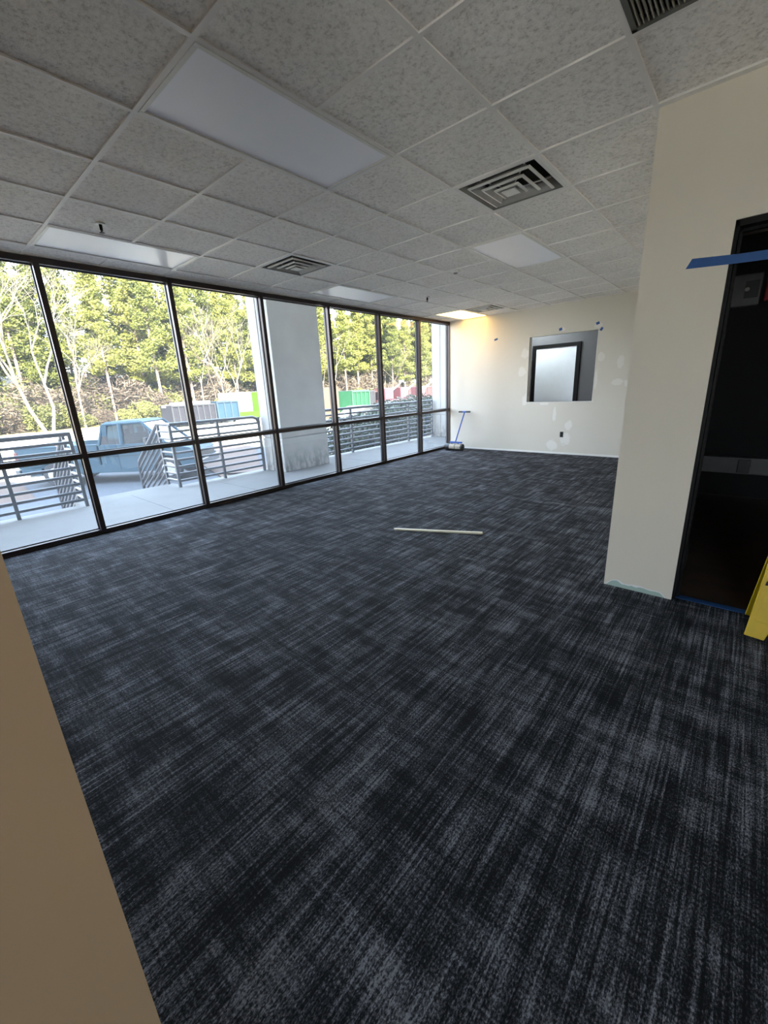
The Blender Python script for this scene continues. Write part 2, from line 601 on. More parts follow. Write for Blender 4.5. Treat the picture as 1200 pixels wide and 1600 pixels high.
# near wall at the left edge, the wall behind and the far right side
xn, yn = 1.93, -1.058
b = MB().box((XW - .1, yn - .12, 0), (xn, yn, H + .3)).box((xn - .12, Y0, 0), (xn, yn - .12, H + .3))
struct(b.build('wall_near', M_wall_near), 'beige wall corner with shade in its colour, at the left edge close to the camera', 'wall')
b = MB().box((xn, Y0 - .12, 0), (3.15, Y0, H + .3)).box((4.35, Y0 - .12, 0), (X1 + .12, Y0, H + .3)).box((3.15, Y0 - .12, 2.1), (4.35, Y0, H + .3)).box((X1, Y0, 0), (X1 + .12, YD + .12, H + .3))
struct(b.build('wall_rear', M_wall), 'walls of the space behind the camera', 'wall')

# unseen glazed entrance, added behind the camera to let fill daylight in
w = thing('window_8', (3.25, Y0 - .06, 0), 'unseen glazed entrance added behind the camera for fill light', 'window', None, 'structure')
b = MB()
for x in (3.15, 4.30):
    b.box((x, Y0 - .11, 0), (x + .05, Y0 - .01, 2.1))
b.box((3.15, Y0 - .11, 2.05), (4.35, Y0 - .01, 2.1)).box((3.15, Y0 - .11, 0), (4.35, Y0 - .01, .05))
b.build('window_frame', M_bronze, w)
MB().add([(3.18, Y0 - .06, .03), (4.32, Y0 - .06, .03), (4.32, Y0 - .06, 2.07), (3.18, Y0 - .06, 2.07)], [(0, 1, 2, 3)]).build('pane', M_glass, w)

# ------------------------------------------------------------------ window wall
xo = XW - .11
b = MB().box((xo - .02, yn - .12, H - .003), (XW, YB, H + .3))
struct(b.build('wall_left', M_white), 'white strip above the windows', 'wall')
pitch, y_first = 1.195, 0.085
edges = [yn] + [y_first + pitch * k for k in range(6)] + [YB]
GX = XW - .07
HEAD, RAIL = 2.632, .855
for k in range(7):
    a_, c_ = edges[k], edges[k + 1]
    w = thing('window_%d' % (k + 1), (XW - .05, (a_ + c_) / 2, 0), 'storefront window bay %d with dark bronze frame' % (k + 1), 'window', None, 'structure')
    m0 = a_ - .025 if k else a_
    m1 = c_ - .025 if k < 6 else c_ - .012
    b = MB()
    b.box((xo, m0, 0), (XW, a_ + .025, H - .004))                      # mullion at the left of the bay
    b.box((xo, a_ + .025, HEAD), (XW, m1, H - .004)).box((xo, a_ + .025, 0), (XW, m1, .048))
    b.box((xo, a_ + .025, RAIL - .025), (XW, m1, RAIL + .025))
    if k == 6:
        b.box((xo, m1, 0), (XW, YB, H - .004))
    b.build('window_frame', M_bronze, w, bevel=.003)
    gsk = MB()
    for (z0, z1) in ((.048, RAIL - .025), (RAIL + .025, HEAD)):
        for (p, q) in (((GX - .01, a_ + .025, z0), (GX + .01, a_ + .033, z1)), ((GX - .01, m1 - .008, z0), (GX + .01, m1, z1)),
                       ((GX - .01, a_ + .033, z0), (GX + .01, m1 - .008, z0 + .008)), ((GX - .01, a_ + .033, z1 - .008), (GX + .01, m1 - .008, z1))):
            gsk.box(p, q)
    gsk.build('gasket', M_gasket, w)
    for nm, z0, z1 in (('lower_pane', .050, RAIL - .027), ('upper_pane', RAIL + .027, HEAD - .002)):
        MB().add([(GX, a_ + .027, z0), (GX, m1 - .002, z0), (GX, m1 - .002, z1), (GX, a_ + .027, z1)], [(0, 1, 2, 3)]).build(nm, M_glass, w)
b = MB().box((XW, yn, 0), (XW + .012, YB, .012))
struct(b.build('trim_2', M_bronze), 'dark edge strip between carpet and window sill', 'trim')

# ------------------------------------------------------------------ ceiling fixtures
def panel_light(i, j, nj, label, lit=False, y_end=None):
    x0, x1, y0 = i * T + G, (i + 1) * T - G, j * T + G
    y1 = y_end if y_end else (j + nj) * T - G
    t = thing('ceiling_light', ((x0 + x1) / 2, (y0 + y1) / 2, H), label, 'ceiling light', 'flat panel lights in the ceiling')
    w = .022
    f_ = MB()
    f_.box((x0, y0, H - .004), (x0 + w, y1, H + .03)).box((x1 - w, y0, H - .004), (x1, y1, H + .03))
    f_.box((x0 + w, y0, H - .004), (x1 - w, y0 + w, H + .03)).box((x0 + w, y1 - w, H - .004), (x1 - w, y1, H + .03))
    f_.box((x0, y0, H + .03), (x1, y1, H + .06))
    f_.build('light_frame', M_ventwhite, t, bevel=.002)
    MB().box((x0 + w, y0 + w, H + .004), (x1 - w, y1 - w, H + .010)).build('diffuser', M_lit if lit else M_diffuser, t)
    return t


panel_light(0, 0, 2, 'unlit flat ceiling light nearest the camera, the largest in view')
panel_light(-4, 0, 2, 'unlit ceiling light over the left windows, beside a sprinkler')
panel_light(0, 5, 2, 'unlit ceiling light beyond the large square air vent')
panel_light(-4, 5, 2, 'unlit ceiling light over the middle windows, past the smaller vent')
panel_light(-4, 10, 2, 'glowing warm ceiling light in the far corner against the back wall', True, YB - .004)


def air_vent(i, j, label):
    cx, cy = (i + .5) * T, (j + .5) * T
    t = thing('air_vent', (cx, cy, H), label, 'air vent', 'square ceiling diffusers')
    h = T / 2 - G
    c = (cx, cy)
    f_ = MB()
    f_.ring(h, H + .001, h - .024, H + .001, c)
    f_.cur = 1
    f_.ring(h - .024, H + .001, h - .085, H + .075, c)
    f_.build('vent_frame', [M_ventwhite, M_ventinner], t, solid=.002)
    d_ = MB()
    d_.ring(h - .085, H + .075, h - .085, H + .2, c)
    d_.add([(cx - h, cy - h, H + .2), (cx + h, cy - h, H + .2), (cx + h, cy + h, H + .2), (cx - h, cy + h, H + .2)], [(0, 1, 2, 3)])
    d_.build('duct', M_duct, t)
    for s, z in ((.222, -.006), (.152, -.014), (.088, -.020)):
        r_ = MB()
        r_.ring(s, H + z, s - .014, H - .004 + z, c).ring(s, H + z, s, H + .007 + z, c)
        r_.cur = 1
        r_.ring(s - .014, H - .004 + z, s - .048, H + .040 + z, c)
        r_.build('louvre', [M_ventwhite, M_ventinner2], t, solid=.002)
    MB().box((cx - .050, cy - .050, H - .030), (cx + .050, cy + .050, H - .022)).build('centre_plate', M_ventwhite, t, bevel=.002)
    a_ = MB()
    for q in ((1, 1), (-1, 1), (1, -1), (-1, -1)):
        a_.tube([(cx + q[0] * .04, cy + q[1] * .04, H + .002), (cx + q[0] * .2, cy + q[1] * .2, H + .06)], .004, 6)
    a_.build('bracket', M_ventwhite, t)
    return t


air_vent(1, 3, 'large open square air vent with a dark gap, nearest the camera')
air_vent(-3, 3, 'square air vent over the middle windows with dark louvres')
air_vent(-3, 10, 'small square air vent beside the glowing corner light')

t = thing('return_grille', (3.5 * T, 1.5 * T, H), 'dark slatted return air grille at the top right edge of the ceiling', 'air grille')
x0, x1, y0, y1 = 3 * T + G, 4 * T - G, T + G, 2 * T - G
f_ = MB().box((x0, y0, H - .003), (x0 + .02, y1, H + .02)).box((x1 - .02, y0, H - .003), (x1, y1, H + .02)).box((x0, y0, H - .003), (x1, y0 + .02, H + .02)).box((x0, y1 - .02, H - .003), (x1, y1, H + .02))
f_.build('grille_frame', M_grille, t)
s_ = MB()
n = 34
for q in range(n):
    x = x0 + .02 + (x1 - x0 - .04) * (q + .5) / n
    s_.box((x - .0022, y0 + .02, H), (x + .0022, y1 - .02, H + .014))
s_.build('slats', mat('slat_paint', (.30, .29, .24), .5), t)
MB().box((x0, y0, H + .05), (x1, y1, H + .06)).build('backing', M_duct, t)


def sprinkler(x, y, label):
    t = thing('sprinkler', (x, y, H), label, 'sprinkler', 'ceiling sprinklers')
    MB().cyl((x, y, H - .006), (x, y, H + .008), .038, .030, 24).build('escutcheon', M_ventwhite, t, smooth=True)
    p = MB().cyl((x, y, H - .045), (x, y, H), .010, .012)
    p.tube([(x - .012, y, H - .02), (x - .014, y, H - .04), (x, y, H - .058)], .003, 6).tube([(x + .012, y, H - .02), (x + .014, y, H - .04), (x, y, H - .058)], .003, 6)
    p.build('sprinkler_head', M_black, t)
    MB().cyl((x, y, H - .062), (x, y, H - .058), .017, .017, 16).build('deflector', M_black, t)


sprinkler(-1.56, .29, 'ceiling sprinkler with black head over the left windows')
sprinkler(-1.57, 4.65, 'small ceiling sprinkler near the glowing corner light')
t = thing('smoke_detector', (-.51, 3.73, H), 'small pale round detector on the ceiling beside the far unlit panel', 'smoke detector')
MB().cyl((-.51, 3.73, H - .018), (-.51, 3.73, H + .006), .04, .055, 28).build('detector_body', M_ventwhite, t, smooth=True)
MB().cyl((-.51, 3.73, H - .024), (-.51, 3.73, H - .018), .022, .026, 20).build('sensor_cap', M_boxgrey, t)

# ------------------------------------------------------------------ small things in the room
def tape_bit(x, z, w, h, rot, label):
    c, s = math.cos(rot), math.sin(rot)
    pts = [(-w / 2, -h / 2), (w / 2, -h / 2), (w / 2, h / 2), (-w / 2, h / 2)]
    b = MB().prism([(x + p[0] * c - p[1] * s, z + p[0] * s + p[1] * c) for p in pts], 'y', YB - .0015, YB)
    tag(b.build('painter_tape', M_tape), label, 'tape', 'scraps of painter tape on the back wall')


tape_bit(-1.655, 2.222, .075, .035, .25, 'small faded blue tape scrap left of the wall opening, under the glow')
tape_bit(-.395, 2.262, .055, .045, .3, 'blue tape scrap just above the middle of the wall opening')
tape_bit(.225, 2.285, .055, .042, .35, 'higher of two blue tape scraps at the opening\'s upper right corner')
tape_bit(.292, 2.185, .038, .055, -.5, 'lower of two blue tape scraps at the opening\'s upper right corner')

b = MB().prism([(2.052, 1.913), (2.27, 1.897), (3.40, 1.84), (3.40, 1.882), (2.27, 1.939), (2.075, 1.957)], 'y', YD - .0015, YD)
tag(b.build('painter_tape', M_tape), 'long blue tape strip stretched across the dark doorway', 'tape')
b = MB().box((dx0, YD + .045, -.004), (dx1, YD + .100, .003))
tag(b.build('floor_tape', M_tape), 'blue tape line on the floor along the doorway threshold', 'tape')

t = thing('wall_outlet', (-.238, YB, .378), 'black electrical outlet box low on the back wall', 'outlet')
MB().box((-.268, YB - .006, .325), (-.208, YB, .430)).build('outlet_box', M_blackplastic, t, bevel=.002)
MB().box((-.252, YB - .009, .345), (-.224, YB - .006, .372)).build('socket', M_black, t)
MB().box((-.252, YB - .009, .383), (-.224, YB - .006, .410)).build('socket', M_black, t)

# strip of moulding lying on the carpet
pA, pB = Vector((-.112, 1.925, 0)), Vector((.668, 2.298, 0))
d = (pB - pA).normalized()
nrm = Vector((-d.y, d.x, 0))
prof = [(-.019, .0), (.019, .0), (.019, .012), (.010, .018), (-.012, .018), (-.019, .014)]
vs_ = []
for p, sk in ((pA, -.9), (pB, 0)):
    for (u, z) in prof:
        vs_.append(p + nrm * u + d * (u * sk) + Vector((0, 0, z + .001)))
n = len(prof)
b = MB().add(vs_, [(q, (q + 1) % n, n + (q + 1) % n, n + q) for q in range(n)] + [tuple(reversed(range(n))), tuple(range(n, 2 * n))])
tag(b.build('trim_strip', M_stick, bevel=.001), 'cream painted strip of wood moulding lying on the carpet', 'wood strip')

# carpet seam roller in the far corner
ro = thing('carpet_roller', (-2.40, 6.80, 0), 'blue handled carpet roller standing in the far window corner', 'carpet roller')
ya, r_ = 6.80, .072
b = MB()
for q in range(6):
    xa = -2.62 + q * .073
    b.cyl((xa, ya, r_), (xa + .068, ya, r_), r_, r_, 28)
b.cyl((-2.63, ya, r_), (-2.17, ya, r_), .014)
b.build('roller_drum', M_blackplastic, ro, smooth=True)
for (xa, xb) in ((-2.50, -2.37), (-2.355, -2.225)):
    b = MB()
    pts = []
    for q in range(7):
        a_ = math.radians(-25 + q * 15)
        pts.append((ya - (r_ + .002) * math.cos(a_), r_ + (r_ + .002) * math.sin(a_)))
    vv = [(xa, p[0], p[1]) for p in pts] + [(xb, p[0], p[1]) for p in pts]
    b.add(vv, [(q, q + 1, 7 + q + 1, 7 + q) for q in range(6)])
    b.build('paper_label', M_paper, ro, solid=.001)
b = MB().box((-2.52, ya - .016, .158), (-2.21, ya + .016, .190))
b.box((-2.47, ya - .012, .08), (-2.455, ya + .012, .16)).box((-2.31, ya - .012, .08), (-2.295, ya + .012, .16))
b.build('yoke', M_blue, ro, bevel=.003)
MB().tube([(-2.375, ya, .18), (-2.305, 7.06, .80)], .013, 12).build('pole', M_blue, ro, smooth=True)
MB().cyl((-2.35, 7.06, .812), (-2.26, 7.06, .812), .017).build('handle_hub', M_blue, ro, smooth=True)
for xa, xb in ((-2.445, -2.35), (-2.26, -2.165)):
    MB().cyl((xa, 7.06, .812), (xb, 7.06, .812), .018).build('grip', M_blackplastic, ro, smooth=True)

# yellow wet floor sign at the right edge
sg = thing('wet_floor_sign', (2.74, 1.75, 0), 'yellow plastic folding floor sign standing by the dark doorway', 'floor sign')
def sign_panel(yb_, yt_, name):
    # outline with feet, in the panel's own plane (x, height)
    hh = .66
    out = [(2.590, .006), (2.672, .0), (2.684, .045), (2.796, .045), (2.808, .0), (2.890, .006), (2.836, hh), (2.806, hh + .02), (2.674, hh + .02), (2.644, hh)]
    vs_ = []
    for off in (0, .012):
        for (x, z) in out:
            vs_.append((x, yb_ + (yt_ - yb_) * z / hh + off, z))
    n = len(out)
    b = MB().add(vs_, [(q, (q + 1) % n, n + (q + 1) % n, n + q) for q in range(n)] + [tuple(reversed(range(n))), tuple(range(n, 2 * n))])
    o = b.build(name, M_yellow, sg, bevel=.004)
    return o
sign_panel(1.620, 1.745, 'front_panel')
sign_panel(1.880, 1.765, 'back_panel')
b = MB()
def on_face(x, z, lift=.004):
    return (x, 1.620 + .125 * z / .66 - lift, z)
for (p, q, r2, s2) in (((2.622, .095), (2.858, .095), (2.822, .56), (2.658, .56)),):
    vv = [on_face(*p), on_face(*q), on_face(*r2), on_face(*s2)] + [on_face(*p, 0), on_face(*q, 0), on_face(*r2, 0), on_face(*s2, 0)]
    b.add(vv, [(0, 1, 2, 3), (0, 4, 5, 1), (1, 5, 6, 2), (2, 6, 7, 3), (3, 7, 4, 0)])
b.build('raised_field', M_yellow, sg, bevel=.002)
b = MB()
for (x, z) in ((2.640, .305), ):
    vv = [on_face(x - .010, z - .010, .006), on_face(x + .014, z - .012, .006), on_face(x + .016, z + .012, .006), on_face(x - .006, z + .012, .006)]
    vv += [(p[0], p[1] + .002, p[2]) for p in vv]
    b.add(vv, [(0, 1, 2, 3), (0, 4, 5, 1), (1, 5, 6, 2), (2, 6, 7, 3), (3, 7, 4, 0)])
b.build('printed_mark', M_black, sg)
MB().cyl((2.67, 1.755, .672), (2.81, 1.755, .672), .012).build('hinge', M_yellow, sg)

# ================================================================== OUTSIDE
GZ = -1.0
M_conc = mat('walkway_concrete', (0.098, 0.097, 0.091), 0.85, var=0.08, scale=3)
M_pillar = mat('painted_concrete', (0.19, 0.19, 0.19), 0.8, var=0.08, scale=2)
M_rail = mat('grey_rail_paint', (0.050, 0.055, 0.064), 0.45, 0.1, var=0.08)
M_mulch = mat('pine_straw', (0.044, 0.022, 0.011), 0.95, var=0.6, scale=26, bump=0.6)
M_hedge = mat('hedge_leaf', (0.030, 0.045, 0.022), 0.6, var=0.5, scale=6)


def pillar_material():
    k = NT('pillar_concrete')
    n = k.noise(k.mapped((1, 1, 1)), 2.0, 4, 0.6)
    c = k.ramp(n, ((0.3, (0.27, 0.262, 0.242)), (0.7, (0.32, 0.31, 0.29))))
    tcn = k.n('TexCoord')
    sp = k.n('SeparateXYZ')
    k.l(tcn.outputs['Object'], sp.inputs[0])
    e = k.noise(k.mapped((5, 5, 2)), 2.2, 4, 0.7)
    low = k.math('MULTIPLY', k.math('SUBTRACT', 0.42, sp.outputs['Z']), 3.0, clamp=True)
    msk = k.math('MULTIPLY', low, k.math('MULTIPLY', k.math('SUBTRACT', e, 0.42), 6.0, clamp=True))
    c = k.mix(k.math('MULTIPLY', msk, 0.6), c, (0.030, 0.032, 0.030))
    k.l(c, k.b.inputs['Base Color'])
    k.b.inputs['Roughness'].default_value = 0.85
    return k.m


M_pillar = pillar_material()


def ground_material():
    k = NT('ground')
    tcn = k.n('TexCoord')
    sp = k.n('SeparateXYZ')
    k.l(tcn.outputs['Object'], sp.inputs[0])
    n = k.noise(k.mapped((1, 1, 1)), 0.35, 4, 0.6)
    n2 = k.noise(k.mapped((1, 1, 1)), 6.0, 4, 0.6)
    asph_shaded = k.ramp(n2, ((0.3, (0.045, 0.048, 0.053)), (0.7, (0.060, 0.063, 0.068))))  # lot tone within the building's shadow, shade put into the colour
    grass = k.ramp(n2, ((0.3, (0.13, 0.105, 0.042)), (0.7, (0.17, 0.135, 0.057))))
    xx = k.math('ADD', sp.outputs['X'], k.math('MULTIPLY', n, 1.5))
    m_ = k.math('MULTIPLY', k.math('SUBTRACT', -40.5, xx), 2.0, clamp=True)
    pale = k.ramp(n2, ((0.3, (0.30, 0.275, 0.215)), (0.7, (0.36, 0.33, 0.26))))  # lot tone past the shadow edge, sunlight put into the colour
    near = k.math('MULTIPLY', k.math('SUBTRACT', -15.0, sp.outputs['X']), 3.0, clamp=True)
    c = k.mix(m_, k.mix(near, asph_shaded, pale), grass)
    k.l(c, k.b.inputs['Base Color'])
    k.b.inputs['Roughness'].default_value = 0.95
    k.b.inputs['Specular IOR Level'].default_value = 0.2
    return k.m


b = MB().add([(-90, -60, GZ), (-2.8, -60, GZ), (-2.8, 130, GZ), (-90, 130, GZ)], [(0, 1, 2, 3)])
struct(b.build('parking_lot', ground_material()), 'asphalt lot with sun and shade in its colour, pale dry grass verge beyond', 'ground')

b = MB().box((-4.5, -40, -.3), (30, Y0 - .12, -.02))  # unseen paving, added to bounce sunlight in through the rear entrance
struct(b.build('bounce_paving', mat('bounce_paving', (.42, .40, .37), .9)), 'unseen paving added outside the rear entrance to bounce light indoors', 'ground')
# raised walkway, landing and steps
b = MB().box((-4.56, Y0, GZ), (XW - .11, 16, -.03)).box((-4.56, Y0, -.03), (XW - .13, 16, 0.0))
b.box((-4.88, .30, GZ), (-4.56, 1.72, 0.0))
for s in range(5):
    b.box((-4.88 - .28 * (s + 1), .30, GZ), (-4.88 - .28 * s, 1.72, -.17 * (s + 1)))
walk = struct(b.build('walkway', M_conc), 'raised concrete walkway with steps down to the lot', 'walkway')
j_ = MB()
for y in (-2.1, .95, 2.2, 4.9, 7.6):
    j_.box((-4.55, y - .005, -.002), (XW - .14, y + .005, .0012))
j_.build('walkway_joint', M_black, walk)

# pillars and canopy, upper part of the building
for (p0, p1, nm) in ((3.30, 4.37, 'first'), (8.92, 10.0, 'second'), (-2.35, -1.28, 'hidden')):
    b = MB()
    b.box((-4.42, p0, 0), (-3.82, p1, .60)).box((-4.40, p0 + .02, .60), (-3.84, p1 - .02, .62)).box((-4.42, p0, .62), (-3.82, p1, 3.9))
    b.box((-4.30, p0 - .012, 0), (-4.15, p0, .60)).box((-4.30, p0 - .012, .62), (-4.15, p0, 3.9))
    o = struct(b.build('pillar', M_pillar, bevel=.012), {'first': 'wide square concrete pillar outside the middle windows', 'second': 'concrete pillar outside the last window by the corner', 'hidden': 'concrete pillar left of the first window'}[nm], 'pillar')
b = MB().box((-4.45, -5.4, 3.9), (14, 30, 7.2)).box((XW - .12, -5.4, -.2), (XW, yn - .12, H + .34)).box((XW - .12, YB + .1, -.2), (XW, 30, 3.9)).box((XW - .11, -3.75, H + .34), (14, 30, 3.9))
struct(b.build('upper_building', M_pillar), 'upper storey of the building above the walkway', 'building')


def rail_path(z, kind):
    return None


NB = 9
zs = [1.0 - q * .1125 for q in range(NB)]
def railing(name, label, posts, y_flat, y_end, stair_y=None, round_end=True):
    """horizontal-bar railing along x = -4.4; the bars can run on down the steps"""
    t = thing(name, (-4.4, (y_flat + y_end) / 2, 0), label, 'railing')
    XR = -4.4
    for q, z in enumerate(zs):
        rr = .029 if q == 0 else .020
        pts = []
        if q == 0 and round_end:
            sgn = 1 if y_end > y_flat else -1
            pts += [(XR, y_end, 0.02), (XR, y_end, z - .12), (XR, y_end - sgn * .035, z - .035), (XR, y_end - sgn * .12, z)]
        else:
            pts += [(XR, y_end, z)]
        pts += [(XR, y_flat, z)]
        if stair_y is not None:
            pts += [(XR - .45, stair_y, z), (-6.02, stair_y, z - .70)]
            if q == 0:
                pts += [(-6.07, stair_y, z - .78), (-6.07, stair_y, GZ + .01)]
        MB().tube(pts, rr, 8).build('top_rail' if q == 0 else 'rail_bar', M_rail, t, smooth=True)
    for y in posts:
        MB().box((XR - .024, y - .020, 0), (XR + .024, y + .020, .99)).build('post', M_rail, t, bevel=.003)
    if stair_y is not None:
        MB().box((-4.87, stair_y - .018, 0), (-4.83, stair_y + .018, .98)).build('post', M_rail, t, bevel=.003)
    return t


railing('guard_railing', 'grey pipe railing right of the steps, running down them', (1.64, 2.43, 3.235), 1.66, 3.235, 1.64)
railing('guard_railing', 'grey pipe railing left of the steps at the left edge', (-.40, .34, -1.2), .34, -1.24, .36, False)
railing('guard_railing', 'long grey pipe railing between the two concrete pillars', (4.40, 5.62, 7.75, 8.86), 4.40, 8.86, None, False)

# planted beds
b = MB()
def bed(y0, y1, x1=-8.2):
    b.add([(-4.56, y0, -.22), (-4.56, y1, -.22), (x1 + 1.2, y1, GZ + .12), (x1 + 1.2, y0, GZ + .12), (x1, y0, GZ), (x1, y1, GZ)], [(0, 1, 2, 3), (3, 2, 5, 4)])
bed(-9, .28, -7.4)
bed(1.74, 5.2, -8.0)
bed(5.2, 26, -10.5)
b.prism([(-8.4, 4.6), (-8.9, 6.0), (-15.0, 9.6), (-20.0, 10.3), (-16.0, 6.8)], 'z', GZ, GZ + .05)
b.prism([(-11.3, .75), (-11.0, -1.6), (-18.0, -1.8), (-17.6, .45), (-14.5, .95)], 'z', GZ, GZ + .05)
struct(b.build('mulch_bed', M_mulch), 'sloping beds of orange brown pine straw beside the steps', 'ground')


def leaf_cloud(mb, centre, rad, n, size, rnd, elong=1.0):
    """scatter small leaf faces through an ellipsoid, denser near its surface"""
    for _ in range(n):
        while True:
            p = Vector((rnd.uniform(-1, 1), rnd.uniform(-1, 1), rnd.uniform(-1, 1)))
            if 0.12 < p.length <= 1:
                break
        p = p.normalized() * (p.length ** 0.45)
        c = Vector(centre) + Vector((p.x * rad[0], p.y * rad[1], p.z * rad[2]))
        s = size * rnd.uniform(.6, 1.3)
        u = Vector((rnd.gauss(0, 1), rnd.gauss(0, 1), rnd.gauss(0, .6))).normalized()
        w = u.cross(Vector((rnd.gauss(0, 1), rnd.gauss(0, 1), rnd.gauss(0, 1)))).normalized()
        o = len(mb.v)
        mb.v += [tuple(c - u * s * elong), tuple(c + w * s * .45), tuple(c + u * s * elong), tuple(c - w * s * .45)]
        mb.f.append((o, o + 1, o + 2, o + 3))
        mb.mi.append(0)


rh = random.Random(11)
for (y0, y1, x, h, lab) in ((7.7, 11.6, -7.2, 1.05, 'nearer dark green hedge beyond the long railing'), (12.6, 24.0, -9.6, 1.30, 'farther taller dark green hedge beyond the long railing')):
    t = thing('hedge', (x, (y0 + y1) / 2, GZ), lab, 'hedge')
    b = MB()
    y = y0
    while y < y1:
        hz = (h - .26 * max(0, 1 - (y - y0) / 4) - GZ) * rh.uniform(.86, .96)
        leaf_cloud(b, (x + rh.uniform(-.1, .1), y, GZ + hz / 2), (.75, .55, hz / 2), 1500, .065, rh)
        y += .45
    b.build('foliage', M_hedge, t)
# ------------------------------------------------------------------ pickup truck
def truck():
    M_body = mat('truck_paint', (0.026, 0.050, 0.066), 0.6, 0.0, var=0.05, spec=0.15)
    M_tg = glass_material('truck_glass', (.10, .17, .22), .3)
    M_tyre = mat('tyre', (.018, .018, .02), .8)
    M_rim = mat('rim', (.35, .36, .38), .3, .9)
    t = thing('pickup_truck', (0, 0, 0), 'blue grey extended cab pickup truck parked beyond the railing', 'truck')
    wb_, w = 3.35, .86           # rear axle at y = 0, front axle at y = wb_
    def arch(yc, r=.40):
        return [(yc + r * math.cos(a), .36 + r * math.sin(a)) for a in [math.radians(180 - q * 15) for q in range(1, 12)]]
    # lower body side outline (y, z)
    out = [(-.95, .55), (-.95, .42), (-.78, .38), (-.40, .36)] + arch(0) + [(.40, .36), (2.95, .32)] + arch(wb_) + [(3.75, .36), (4.18, .38), (4.22, .60), (4.20, .84), (4.05, .98), (3.4, 1.07), (2.96, 1.12), (2.96, 1.16), (1.42, 1.18), (1.42, .60), (-.95, .60)]
    b = MB().prism(out, 'x', -w, w)
    b.build('body', M_body, t, bevel=.02)
    b = MB()
    b.box((-w, -.98, .58), (-w + .06, 1.40, 1.19)).box((w - .06, -.98, .58), (w, 1.40, 1.19)).box((-w, 1.34, .58), (w, 1.40, 1.19))
    b.box((-w - .008, -.98, 1.16), (-w + .08, 1.40, 1.205)).box((w - .08, -.98, 1.16), (w + .008, 1.40, 1.205))
    b.build('bed', M_body, t, bevel=.012)
    b = MB().box((-w + .02, -1.02, .58), (w - .02, -.965, 1.20))
    tg = b.build('tailgate', M_body, t, bevel=.012)
    MB().box((-.12, -1.035, .95), (.12, -1.02, 1.02)).build('handle', M_black, tg)
    # cab: tapered greenhouse
    lo = [(-w + .02, 1.44, 1.15), (w - .02, 1.44, 1.15), (w - .02, 3.42, 1.10), (-w + .02, 3.42, 1.10)]
    hi = [(-w + .14, 1.60, 1.74), (w - .14, 1.60, 1.74), (w - .16, 2.72, 1.77), (-w + .16, 2.72, 1.77)]
    # frame bars of the cab
    f_ = MB()
    def bar(p, q, r):
        f_.tube([p, q], r, 8)
    for a_, c_ in zip(lo, hi):
        bar(a_, c_, .045)
    for s in (-1, 1):
        bar((s * (w - .02), 2.12, 1.15), (s * (w - .13), 2.10, 1.76), .065)
        bar((s * (w - .14), 1.60, 1.74), (s * (w - .16), 2.72, 1.77), .045)
        bar((s * (w - .02), 2.98, 1.12), (s * (w - .10), 2.93, 1.56), .022)
        f_.box((s * (w - .10), 1.42, 1.08), (s * (w - .005), 3.42, 1.17))
        f_.prism([(1.44, 1.15), (1.66, 1.15), (1.74, 1.72), (1.58, 1.74)], 'x', s * (w - .075), s * (w - .13))
    f_.build('cab_frame', M_body, t, smooth=True)
    b = MB()
    b.add([(-w + .12, 1.56, 1.74), (w - .12, 1.56, 1.74), (w - .14, 2.76, 1.77), (-w + .14, 2.76, 1.77),
           (-w + .20, 1.66, 1.82), (w - .20, 1.66, 1.82), (w - .22, 2.62, 1.84), (-w + .22, 2.62, 1.84)],
          [(0, 1, 5, 4), (1, 2, 6, 5), (2, 3, 7, 6), (3, 0, 4, 7), (4, 5, 6, 7), (0, 3, 2, 1)])
    b.build('roof', M_body, t, bevel=.02)
    for nm, q in (('windshield', (lo[3], lo[2], hi[2], hi[3])), ('rear_window', (lo[0], lo[1], hi[1], hi[0])), ('side_window', (lo[1], lo[2], hi[2], hi[1])), ('side_window', (lo[0], lo[3], hi[3], hi[0]))):
        MB().add(q, [(0, 1, 2, 3)]).build(nm, M_tg, t)
    mse = mat('truck_seat', (.06, .06, .065), .8)
    for s in (-1, 1):
        b = MB()
        b.box((s * .18, 2.0, .75), (s * .68, 2.16, 1.42)).box((s * .30, 2.03, 1.41), (s * .56, 2.13, 1.60)).box((s * .18, 2.0, .72), (s * .68, 2.55, .86))
        b.build('seat', mse, t, bevel=.02)
    mbp = mat('truck_bumper', (.10, .11, .12), .3, .6)
    MB().box((-w + .03, -1.16, .40), (w - .03, -1.02, .56)).build('bumper', mbp, t, bevel=.02)
    MB().box((-w + .03, 4.20, .38), (w - .03, 4.32, .58)).build('bumper', mbp, t, bevel=.02)
    MB().box((-.62, 4.21, .62), (.62, 4.235, .82)).build('grille', M_black, t, bevel=.005)
    for s in (-1, 1):
        MB().box((s * .64, 4.19, .64), (s * .84, 4.24, .82)).build('headlight', M_chrome, t, bevel=.01)
        MB().box((s * .78, -1.03, .68), (s * .87, -.93, 1.08)).build('taillight', mat('tail_lens', (.10, .012, .012), .3), t, bevel=.006)
        m_ = MB().box((s * .90, 2.86, 1.12), (s * 1.08, 2.95, 1.34)).box((s * .84, 2.88, 1.16), (s * .92, 2.92, 1.20))
        m_.build('wing_mirror', M_blackplastic, t, bevel=.015)
        for yc in (0, wb_):
            x0_, x1_ = s * .64, s * .87
            wh = MB().cyl((x0_, yc, .355), (x1_, yc, .355), .355, .355, 36).build('wheel', M_tyre, t, bevel=.03)
            MB().cyl((s * .865, yc, .355), (s * .885, yc, .355), .215, .20, 28).build('rim', M_rim, wh, bevel=.004)
    d_ = MB()
